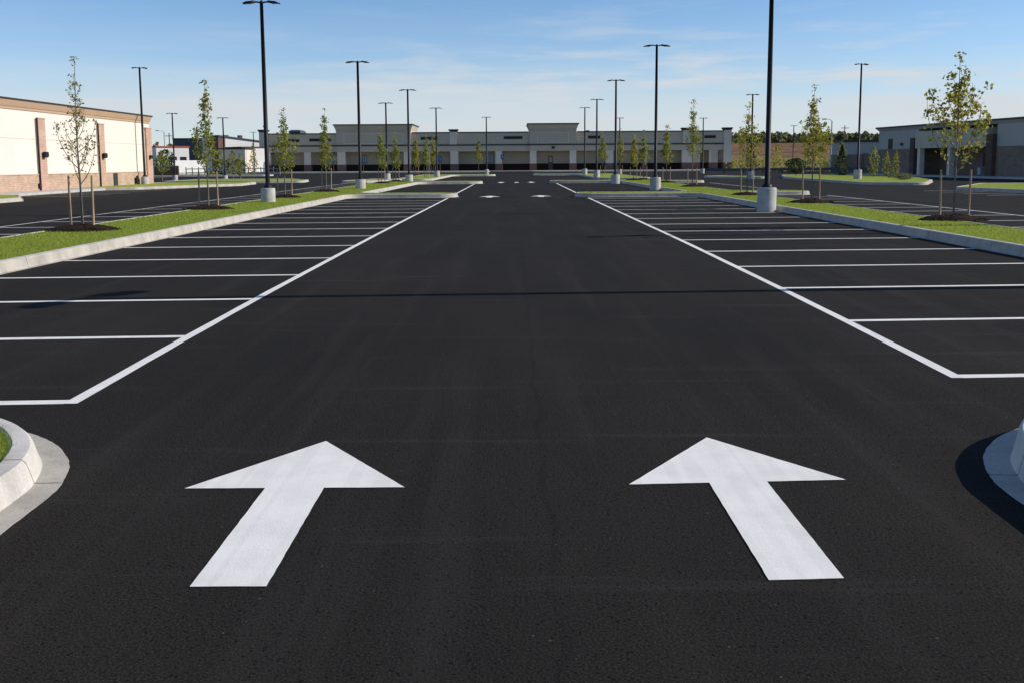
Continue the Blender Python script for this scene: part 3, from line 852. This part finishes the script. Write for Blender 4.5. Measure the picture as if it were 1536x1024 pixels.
shrub(36.9,98.9,2.6,.8,'narrow olive shrub beside the dark column, middle of the shrub island','leaf_green','col',380,.14,trunk=.05)
shrub(37.6,98.4,2.7,.7,'narrow golden shrub at the right end of the shrub island','leaf_gold','col',380,.14,trunk=.05)
for k,(dx,dy) in enumerate(((33.6,85.5),(32.4,83),(34.8,90),(35.6,93.5))):
    shrub(dx,dy,.55,1.3,['low rusty ground shrub right of the tall pole base','low rusty ground shrub nearest the front kerb of the shrub island','low rusty ground shrub under the upright olive shrub','low rusty ground shrub at the back right of the shrub island'][k],'leaf_wood','round',260,.12,trunk=.05,group='low rusty shrubs on the island')
shrub(-38.5,109.5,3.0,1.6,'small bushy tree in front of the white red-edged building','leaf_green','col',420,.17,name='small_tree',trunk=.28)
shrub(-35.9,128,3.4,1.7,'bushy green young tree left of the yellow column before the grey block','leaf_green','col',480,.18,name='small_tree',trunk=.12)
shrub(-33.9,124,3.0,.7,'thin yellow column shrub beside the bushy young tree before the grey block','leaf_gold','col',360,.15,trunk=.06)
shrub(-36.1,139,4.6,1.5,'loose golden young tree in front of the white gabled block','leaf_gold','cone',380,.18,name='small_tree',trunk=.1)
shrub(-57,164,4.2,3.2,'dark round tree in front of the white red-edged building','leaf_dark','round',700,.3,name='small_tree',trunk=.2,zb=0)
shrub(32.6,176,5.3,1.6,'thin dark evergreen just right of the shops','leaf_dark','cone',420,.25,name='small_tree',trunk=.05,zb=0) if False else None
shrub(45.2,190,6.0,2.2,'thin dark evergreen just right of the shops','leaf_dark','cone',520,.28,name='small_tree',trunk=.04,zb=0)
shrub(63,190,3.6,1.7,'small green sapling low on the brown hillside right of the nearest right pole','leaf_green','col',300,.25,name='small_tree',trunk=.1,zb=0)
shrub(56,212,5.2,2.6,'bushy golden tree beside the right end of the shops','leaf_gold','col',420,.3,name='small_tree',trunk=.1,zb=0)
shrub(78,230,4.4,2.8,'bushy rust tinged tree on the hillside left of the thin light pole','leaf_wood','round',420,.3,name='small_tree',trunk=.1,zb=.6)
shrub(46.5,142,4.4,1.5,'yellow-green young tree on the verge before the hillside','leaf_gold','col',360,.2,name='small_tree',trunk=.25,zb=0)
for k,x in enumerate((-63.5,-60.2,-50.5,-47.8)):
    shrub(x,171+k,2.6,3.0,['dark hedge shrub at the left end of the white wall','dark hedge shrub second along the white wall','dark hedge shrub left of the white gabled block','dark hedge shrub against the end pier of the shops'][k],'leaf_dark','round',420,.28,zb=0,trunk=.03,group='dark shrubs by the far left buildings')

# tall dry grass and weeds below the hillside (uncountable)
k=9000
P=np.stack([rng.uniform(43,105,k),rng.uniform(156,240,k),np.zeros(k)],1)
hh=.5+1.4*(.5+.5*np.sin(P[:,0]*.7+2*np.sin(P[:,1]*.13)))*(.5+.5*np.sin(P[:,1]*.31+P[:,0]*.2))
P[:,2]=.1+hh*rng.uniform(0,1,k)+np.maximum(0,P[:,1]-205)*.034
tg=MB(); tg.add(*leaf_quads(P,.55,.5))
M['weeds']=mat_leaf('weeds',[(.16,.18,.04),(.30,.28,.07),(.40,.33,.11),(.26,.17,.07)])
tag(tg.build('tall_grass',M['weeds']),'tall yellow-green weeds at the foot of the brown hillside','grass',kind='stuff')

# ------------------------------------------------------------------ far shops
FZ=205.; sc=1512/FZ
X=lambda px:(px-771)/sc
shop=empty('shop_building',(0,FZ,0))
tag(shop,'long low greige shopping block with two flared towers and an arcade, across the far end','building')
def part(name,mat,parent,fn):
    m=MB(); fn(m); return m.build(name,M[mat],parent)
xl,xr=X(398),X(1092)
t1=(X(505),X(617)); t2=(X(796),X(866))
def body(m):
    m.box(xl,t1[0],0,38,4.1,7.75); m.box(t1[1],t2[0],0,38,4.1,7.85); m.box(t2[1],xr,0,38,4.1,7.85)
part('wall',"greige",shop,body)
def rw(m): m.box(xl,xr,3.2,3.6,1.53,4.12)
part('recess_wall','recess',shop,rw)
def rb(m): m.box(xl,xr,3.1,3.6,0,1.53)
part('wainscot','maroon',shop,rb)
def cap(m):
    m.box(xl,t1[0]-.2,-.12,38.1,7.75,7.95); m.box(t1[1]+.2,t2[0]-.2,-.12,38.1,7.85,8.05); m.box(t2[1]+.2,xr,-.12,38.1,7.85,8.05)
part('parapet_cap','dark_trim',shop,cap)
def bnd(m):
    m.box(xl,t1[0],-.14,-.003,5.25,5.5); m.box(t1[1],t2[0],-.14,-.003,5.25,5.5); m.box(t2[1],xr,-.14,-.003,5.25,5.5)
    for t in (t1,t2): m.box(t[0]-.12,t[1]+.12,-.74,-.603,5.25,5.5)
part('trim_band','dark_trim',shop,bnd)
def bnd2(m):
    m.box(xl,t1[0],-.06,-.002,6.9,6.98); m.box(t1[1],t2[0],-.06,-.002,6.9,6.98); m.box(t2[1],xr,-.06,-.002,6.9,6.98)
    for q in (700,742,870,925,985): m.box(X(q)-.04,X(q)+.04,-.03,-.0015,5.5,6.9)
part('reveal','greige_l',shop,bnd2)
for t in (t1,t2):
    tw=part('tower','greige',shop,lambda m:(m.box(t[0],t[1],-.6,12,4.1,8.4)))
    part('cornice','greige',tw,lambda m:(m.frustum((t[0],t[1],-.6,12,8.4),(t[0]-.45,t[1]+.45,-1.05,12.4,9.45)), m.box(t[0]-.12,t[1]+.12,-.7,-.602,8.28,8.42)))
    part('coping','dark_trim',tw,lambda m:m.box(t[0]-.55,t[1]+.55,-1.15,12.5,9.45,9.68))
    i0,i1=t[0]+1.5,t[1]-1.5
    part('panel','greige_l',tw,lambda m:(m.box(i0,i1,-.66,-.602,7.75,7.9),m.box(i0,i1,-.66,-.602,5.7,5.85),m.box(i0,i0+.15,-.66,-.602,5.85,7.75),m.box(i1-.15,i1,-.66,-.602,5.85,7.75)))
# arcade columns
cols=[(398,404),(455,465),(506,518),(606,617),(640,646),(676,688),(744,754),(796,806),(856,866),(911,922),(966,973),(1026,1041),(1067,1070),(1089,1092)]
for a,b in cols:
    tow=any(abs(a-q)<3 or abs(b-q)<3 for q in (505,617,796,866))
    y0=-.6 if tow else 0
    x0,x1=X(a),X(b)
    c=part('column','greige_l',shop,lambda m:m.box(x0+.01,x1-.01,y0+.01,y0+1.1,1.53,4.1))
    part('column_base','maroon_l',c,lambda m:m.box(x0-.05,x1+.05,y0-.06,y0+1.18,0,1.53))
# solid right end
for a,b in ((1041,1053),(1070,1080)):
    e=part('end_wall','greige',shop,lambda m:m.box(X(a)+.01,X(b),.004,1,1.53,4.1))
    part('end_base','maroon_l',e,lambda m:m.box(X(a)+.06,X(b),-.05,1.06,0,1.53))
for a,b,zt in ((387,401,8.3),(674,688,8.15),(1025,1043,8.2),(1087,1101,8.2)):
    x0,x1=X(a),X(b); full=a in(387,1087)
    pr=part('pier','greige_l',shop,lambda m:m.box(x0+.2,x1-.2,-.3,1.4,1.53 if full else 5.5,zt-.1))
    part('pier_cap','dark_trim',pr,lambda m:(m.frustum((x0+.2,x1-.2,-.3,1.4,zt-.1),(x0,x1,-.5,1.6,zt+.25)),m.box(x0-.05,x1+.05,-.56,1.66,zt+.25,zt+.42)))
    if full: part('pier_base','maroon_l',pr,lambda m:m.box(x0+.1,x1-.1,-.4,1.5,0,1.53))
for a,b,z0 in ((632,657,6.5),(757,785,6.55),(884,902,6.55),(423,448,6.2),(464,496,6.3),(1059,1076,6.5)):
    part('sign_panel','black',shop,lambda m:m.box(X(a),X(b),-.13,-.0035,z0,z0+.55))
part('wall_lamp','black',shop,lambda m:m.bbox(X(829),X(833.5),-.85,-.603,4.55,5.0,.05))
dr=part('door','dark_glass',shop,lambda m:m.box(X(825),X(831.5),3.02,3.09,.15,3.1))
part('door_pane','pale_glass',dr,lambda m:m.box(X(826),X(830.5),2.99,3.019,1.8,2.9))
for a,b,mt in ((731,740,'pale_glass'),(1081,1089,'recess'),(540,546,'pale_glass')):
    wf=part('window','dark_glass',shop,lambda m:m.box(X(a)-.1,X(b)+.1,3.10,3.197,1.75,3.55))
    part('pane',mt,wf,lambda m:m.box(X(a),X((a+b)/2)-.05,3.07,3.099,1.85,3.45))
    part('pane',mt,wf,lambda m:m.box(X((a+b)/2)+.05,X(b),3.07,3.099,1.85,3.45))
part('rooftop_unit','slate',shop,lambda m:(m.box(X(420),X(438),8,14,7.9,8.65),m.frustum((X(420),X(438),8,14,8.65),(X(422),X(435),8.6,13.4,8.95))))
part('vent_pipe','slate',shop,lambda m:m.lathe([(.2,8),(.2,9.3),(.32,9.3),(.32,9.7),(.1,9.8)],10,(X(391.5),3)))
part('rooftop_unit','slate',shop,lambda m:m.box(X(886),X(891),9,12,7.9,8.5))

# parking signs in front of the shops
def pict(m,z,s=1.):
    # simple seated figure in a wheel
    import math as mm
    n=14; V=[];F=[]
    for k in range(n+1):
        a=R(200)+R(250)*k/n
        V+=[(s*(.12*mm.cos(a)),0,z-.03+s*.12*mm.sin(a)),(s*(.085*mm.cos(a)),0,z-.03+s*.085*mm.sin(a))]
    for k in range(n): F.append((2*k,2*k+1,2*k+3,2*k+2))
    m.add([(a,-.026,c) for a,b,c in V],F)
    for x0,x1,z0,z1 in ((-.05,-.015,.0,.14),(-.05,.07,-.005,.03),(.06,.095,-.10,.02),(-.055,-.005,.155,.2)):
        m.add([(x0*s,-.026,z+z0*s),(x1*s,-.026,z+z0*s),(x1*s,-.026,z+z1*s),(x0*s,-.026,z+z1*s)],[(0,1,2,3)])
for (x,y,w_,h_,zc,lb,post) in ((-30.2,168,.62,.72,2.45,'pale blue parking sign on a brown post before the left tower','brown_metal'),
        (-25.2,168,.5,.6,2.3,'small blue parking sign half hidden behind the second left light pole','brown_metal'),
        (-12.6,172,.7,1.1,2.4,'blue parking sign beside the fourth left light pole','brown_metal'),
        (-1.95,178,.55,.85,2.75,'blue parking sign on a thin post just left of the right tower','brown_metal')):
    r=empty('parking_sign',(x,y,0)); tag(r,lb,'sign','blue parking signs before the shops')
    m=MB(); m.tube([(0,0,-.05),(0,0,zc+h_/2)],.05,8); m.build('post',M[post],r)
    m=MB(); m.bbox(-w_/2,w_/2,-.075,-.052,zc-h_/2,zc+h_/2,.02); bd=m.build('sign_board',M['sign_blue'],r)
    m=MB(); pict(m,zc,1.5); m.v=[(a,b-.052,c) for a,b,c in m.v]; m.build('symbol',M['sign_white'],bd)

# ------------------------------------------------------------------ left building
lb=empty('store_building',(-31.2,40,0),PI/2)      # local x runs away from the camera, -y faces the lot
tag(lb,'cream walled store with a brick base, brick pilasters and tan cornice at the left edge','building')
LL=46.
part('wall','cream',lb,lambda m:m.box(0,LL,0,24,1.2,5.4))
part('wall_joint','tan',lb,lambda m:m.box(0,LL,-.006,-.002,3.47,3.49))
part('wainscot','brick_l',lb,lambda m:(m.box(-.06,LL+.06,-.06,24.06,0,1.17),m.box(-.09,LL+.09,-.09,24.09,1.17,1.23)))
part('cornice','tan',lb,lambda m:(m.box(-.06,LL+.06,-.06,24.1,5.28,5.45),m.frustum((-.10,LL+.10,-.10,24.2,5.453),(-.24,LL+.24,-.24,24.4,5.86))))
part('roof_edge','dark_trim',lb,lambda m:m.box(-.3,LL+.3,-.3,24.5,5.862,5.95))
for yy in (56.6,66.2,75.8):
    q=yy-40
    pl=part('pilaster','brick_p',lb,lambda m:(m.box(q-.5,q+.5,-.12,-.0,0,4.82),m.box(q-.53,q+.53,-.15,-.0,4.823,4.9)))
    part('downspout','black',lb,lambda m:(m.box(q-.68,q-.56,-.16,-.062,.15,4.85)))
    part('wall_lamp','black',pl,lambda m:(m.bbox(q-.22,q+.22,-.42,-.163,2.35,2.68,.05),m.box(q-.17,q+.17,-.36,-.2,2.30,2.348)))
q=LL-.55
pl=part('pilaster','brick_p',lb,lambda m:(m.box(q-.55,q+.67,-.16,1.3,0,4.82),m.box(q-.6,q+.72,-.21,1.35,4.823,4.92)))
part('wall_lamp','black',pl,lambda m:m.bbox(q-.2,q+.2,-.4,-.163,2.3,2.6,.05))
part('service_door','dark_trim',lb,lambda m:m.box(37.7,38.5,-.1,-.092,.05,1.15))
part('utility_box','black',lb,lambda m:(m.bbox(42.0,42.3,-.3,-.093,.25,.75,.03),m.box(42.4,42.55,-.2,-.093,.1,.9)))
part('utility_box','black',lb,lambda m:m.bbox(25.3,25.5,-.22,-.093,.3,.62,.02))
tag(part('screen_wall','brick_p',None,lambda m:(m.box(-33.5,-31.6,86.9,87.5,0,1.6),m.box(-33.55,-31.55,86.85,87.55,1.6,1.7))),'short brick screen wall off the far corner of the cream store','wall')

# ------------------------------------------------------------------ right building
rb_=empty('brick_building',(45.2,124,0),R(-83.8))
tag(rb_,'long dark grey building with brown brick base and recessed entry at the right edge','building')
RL=70.
part('wall','bluegrey',rb_,lambda m:(m.box(0,9.6,0,26,3.1,5.5),m.box(24.8,RL,0,26,3.1,5.5),m.box(9.6,24.8,3.0,26,3.1,5.5)))
part('brick_wall','brownbrick',rb_,lambda m:(m.box(-.05,9.7,-.05,26.05,0,3.1),m.box(24.7,RL,-.05,26.05,0,3.1),m.box(9.7,24.7,2.6,26,0,3.1)))
part('roof_edge','dark_trim',rb_,lambda m:(m.box(-.35,RL+.3,-.35,26.3,5.62,5.8)))
part('cornice','bluegrey',rb_,lambda m:m.frustum((-.02,RL+.02,-.02,26.02,5.3),(-.28,RL+.25,-.28,26.2,5.618)))
part('window','dark_glass',rb_,lambda m:m.box(2.55,3.5,-.09,-.003,3.14,4.35))
for a,b in ((8.6,9.5),(23.75,24.85)):
    part('pilaster','dark_brick',rb_,lambda m:m.box(a,b,-.5,-.06,0,4.3))
en=part('entry_fascia','greige',rb_,lambda m:m.box(9.7,23.7,-.45,2.9,3.103,5.0))
for a,b in ((10.2,10.75),(16.5,17.0)): part('entry_column','greige_l',rb_,lambda m:m.box(a,b,-.4,.15,.15,3.1))
d=part('door','pale_glass',rb_,lambda m:m.box(11.9,13.0,2.5,2.59,.15,2.35))
part('handle','black',d,lambda m:m.box(12.8,12.88,2.44,2.498,.9,1.4))
for a in (18.4,20.2,22.0):
    wn=part('window','dark_glass',rb_,lambda m:m.box(a,a+1.5,2.5,2.59,1.1,2.5))
    part('pane','pale_glass',wn,lambda m:(m.box(a+.9,a+1.35,2.47,2.498,1.2,2.3)))
part('wall_lamp','black',rb_,lambda m:m.bbox(5.6,6.1,-.2,-.003,3.5,3.8,.05))
part('utility_box','pale_glass',rb_,lambda m:m.bbox(22.2,22.7,-.35,.05,.3,1.0,.03))
wl=MB(); wl.box(-.5,RL,-3.2,-.06,-.05,.15); tag(wl.build('sidewalk',M['walk'],None,(45.2,124,0),R(-83.8)),kind='structure')

# lower wing behind it
lw=empty('low_building',(50.2,152,0)); tag(lw,'low grey flat roofed block between the hillside and the long right building','building')
part('wall','bluegrey',lw,lambda m:m.box(0,26,0,6,2.7,4.55))
part('brick_wall','brownbrick',lw,lambda m:m.box(-.04,26,-.05,6.05,0,2.7))
part('roof_edge','dark_trim',lw,lambda m:m.box(-.15,26,-.15,6.1,4.55,4.85))
for a in (3.0,8.5): part('pier','brownbrick',lw,lambda m:m.box(a,a+.6,-.3,-.055,0,2.9))

# ------------------------------------------------------------------ far left buildings
def block(name,px0,px1,Z,h_,rz,dep,label,wall,roofmat,extra=None,widen=1.0):
    x0=(px0-771)/1512*Z; w_=(px1-px0)/1512*Z*widen
    r=empty(name,(x0,Z,0),rz); tag(r,label,'building')
    part('wall',wall,r,lambda m:m.box(0,w_,0,dep,0,h_-.25))
    part('roof_edge',roofmat,r,lambda m:m.box(-.15,w_+.15,-.15,dep+.15,h_-.25,h_))
    if extra: extra(r,w_)
    return r
def ex_a(r,w_):
    for k in range(3):
        a=w_*(.12+.3*k); part('window','dark_glass',r,lambda m:m.box(a,a+1.2,-.05,-.003,1.6,3.2))
block('white_building',232,281,185,5.2,R(38),9,'white flat roofed building with a red roof edge, beyond the cream store','white_wall','red_trim',ex_a,1.02)
block('slate_building',258,318,235,7.9,0,12,'wide dark slate-grey roofed building behind the white ones at far left','slate','dark_trim',None)
block('brick_tower',316,326,200,7.4,0,5,'narrow dark brick tower block behind the second left tree','dark_brick','dark_trim',None)
def ex_d(r,w_):
    part('window','dark_glass',r,lambda m:m.box(w_*.3,w_*.42,-.05,-.003,.6,2.2))
block('grey_block',326,366,196,4.9,0,10,'grey shaded low block left of the white gabled one','greige_l','dark_trim',ex_d)
gb=empty('gabled_building',(-54.2,200,0),R(42)); tag(gb,'white sunlit building with a sloping roofline left of the shops','building')
part('wall','white_wall',gb,lambda m:m.box(0,5.6,0,8,0,5.0))
part('roof_edge','dark_trim',gb,lambda m:m.box(-.1,5.75,-.12,8.1,5.0,5.25))
ug=empty('upper_building',(-63,215,0),R(40)); tag(ug,'white upper block with a dark roof sloping to the right, behind the grey block','building')
def gable(m):
    v=[(0,0,0),(10,0,0),(10,0,6.6),(0,0,7.7),(0,9,0),(10,9,0),(10,9,6.6),(0,9,7.7)]
    m.add(v,[(0,1,2,3),(7,6,5,4),(0,4,5,1),(1,5,6,2),(3,7,4,0)])
part('wall','white_wall',ug,gable)
part('roof','slate',ug,lambda m:m.add([(-.3,-.3,7.75),(10.3,-.3,6.6),(10.3,9.3,6.6),(-.3,9.3,7.75),(-.3,-.3,8.0),(10.3,-.3,6.8),(10.3,9.3,6.8),(-.3,9.3,8.0)],[(0,3,2,1),(4,5,6,7),(0,1,5,4),(1,2,6,5),(2,3,7,6),(3,0,4,7)]))
for a in (2.0,5.2): part('chimney','dark_brick',ug,lambda m:m.box(a,a+.8,1.5,2.3,6.4,8.05))
ww=empty('white_wall',(-61.2,172,0),R(52)); tag(ww,'long low white wall in front of the white red-edged building','wall')
part('panel','white_wall',ww,lambda m:m.box(0,9.6,0,.3,.4,2.5)); part('plinth','base',ww,lambda m:m.box(-.1,9.7,-.1,.4,0,.4))
ds=empty('dark_shed',(-58.8,150,0)); tag(ds,'low dark brown wall just right of the cream store','wall')
part('panel','dark_brick',ds,lambda m:m.box(4.9,8.5,0,.4,0,1.5)); part('coping','walk',ds,lambda m:m.box(4.8,8.6,-.1,.5,1.5,1.62))
# picket fence in the far left
pf=empty('picket_fence',(-52.5,160,0)); tag(pf,'pale post and rail fence before the far left buildings','fence')
for i in range(16): part('post','fence',pf,lambda m:m.box(i*1.0,i*1.0+.14,0,.14,0,1.35))
part('rail','fence',pf,lambda m:(m.box(0,15.2,.03,.11,.4,.52),m.box(0,15.2,.03,.11,1.0,1.12)))
# post fence and low rail before the hillside
hf=empty('field_fence',(46,158,0)); tag(hf,'thin post fence along the foot of the brown hillside','fence')
for i in range(13): part('post','fence',hf,lambda m:m.box(i*3.6,i*3.6+.14,0,.14,0,1.5))
part('rail','fence',hf,lambda m:(m.box(0,43.4,.05,.09,.7,.76),m.box(0,43.4,.05,.09,1.25,1.31)))
gr=empty('guard_rail',(28.5,150,0)); tag(gr,'low dark rail on short posts beyond the right islands','railing')
part('rail','slate',gr,lambda m:m.box(0,30,0,.1,.35,.72))
for i in range(11): part('post','black',gr,lambda m:m.box(i*2.9+.2,i*2.9+.36,.11,.25,0,.72))
cb=empty('blue_bin',(43.2,134,0)); tag(cb,'low blue bin behind the yellow tree, left of the dark conical evergreen','bin')
part('body','sign_blue',cb,lambda m:m.frustum((0,1.7,0,1.0,.08),(-.12,1.82,-.1,1.1,.85)))
part('lid','black',cb,lambda m:m.bbox(-.16,1.86,-.14,1.14,.853,.95,.03))

# cobra-head street lights and utility poles far off
def street_lamp(x,y,h_,label,arm=1.6):
    r=empty('street_lamp',(x,y,0)); tag(r,label,'street lamp','thin far street lamps')
    m=MB(); m.tube([(0,0,0),(0,0,h_*.5),(0,0,h_)],[.12,.1,.08],8); m.build('pole',M['base'],r)
    m=MB(); m.tube([(0,0,h_-.1),(-arm*.4,0,h_+.25),(-arm,0,h_+.3)],[.05,.045,.04],6); m.build('arm',M['base'],r)
    m=MB(); m.bbox(-arm-.7,-arm,-.16,.16,h_+.22,h_+.38,.05); m.build('lamp_head',M['black'],r)
street_lamp(-80,230,9.2,'thin grey street lamp far beyond the corner of the cream store',1.2)
street_lamp(52,164,8.2,'thin street lamp beside the second right tree, above the hillside',.9)
for x,y,h_,l in ((99,300,12.2,'thin utility pole above the low grey block'),(-96,280,10.5,'thin utility pole far behind the white red-edged building')):
    r=empty('utility_pole',(x,y,0)); tag(r,l,'utility pole')
    m=MB(); m.tube([(0,0,-.2),(0,0,h_)],[.2,.13],8); m.build('pole',M['bark'],r)
    m=MB(); m.box(-1.1,1.1,-.22,-.14,h_-.9,h_-.72); m.build('crossarm',M['bark'],r)
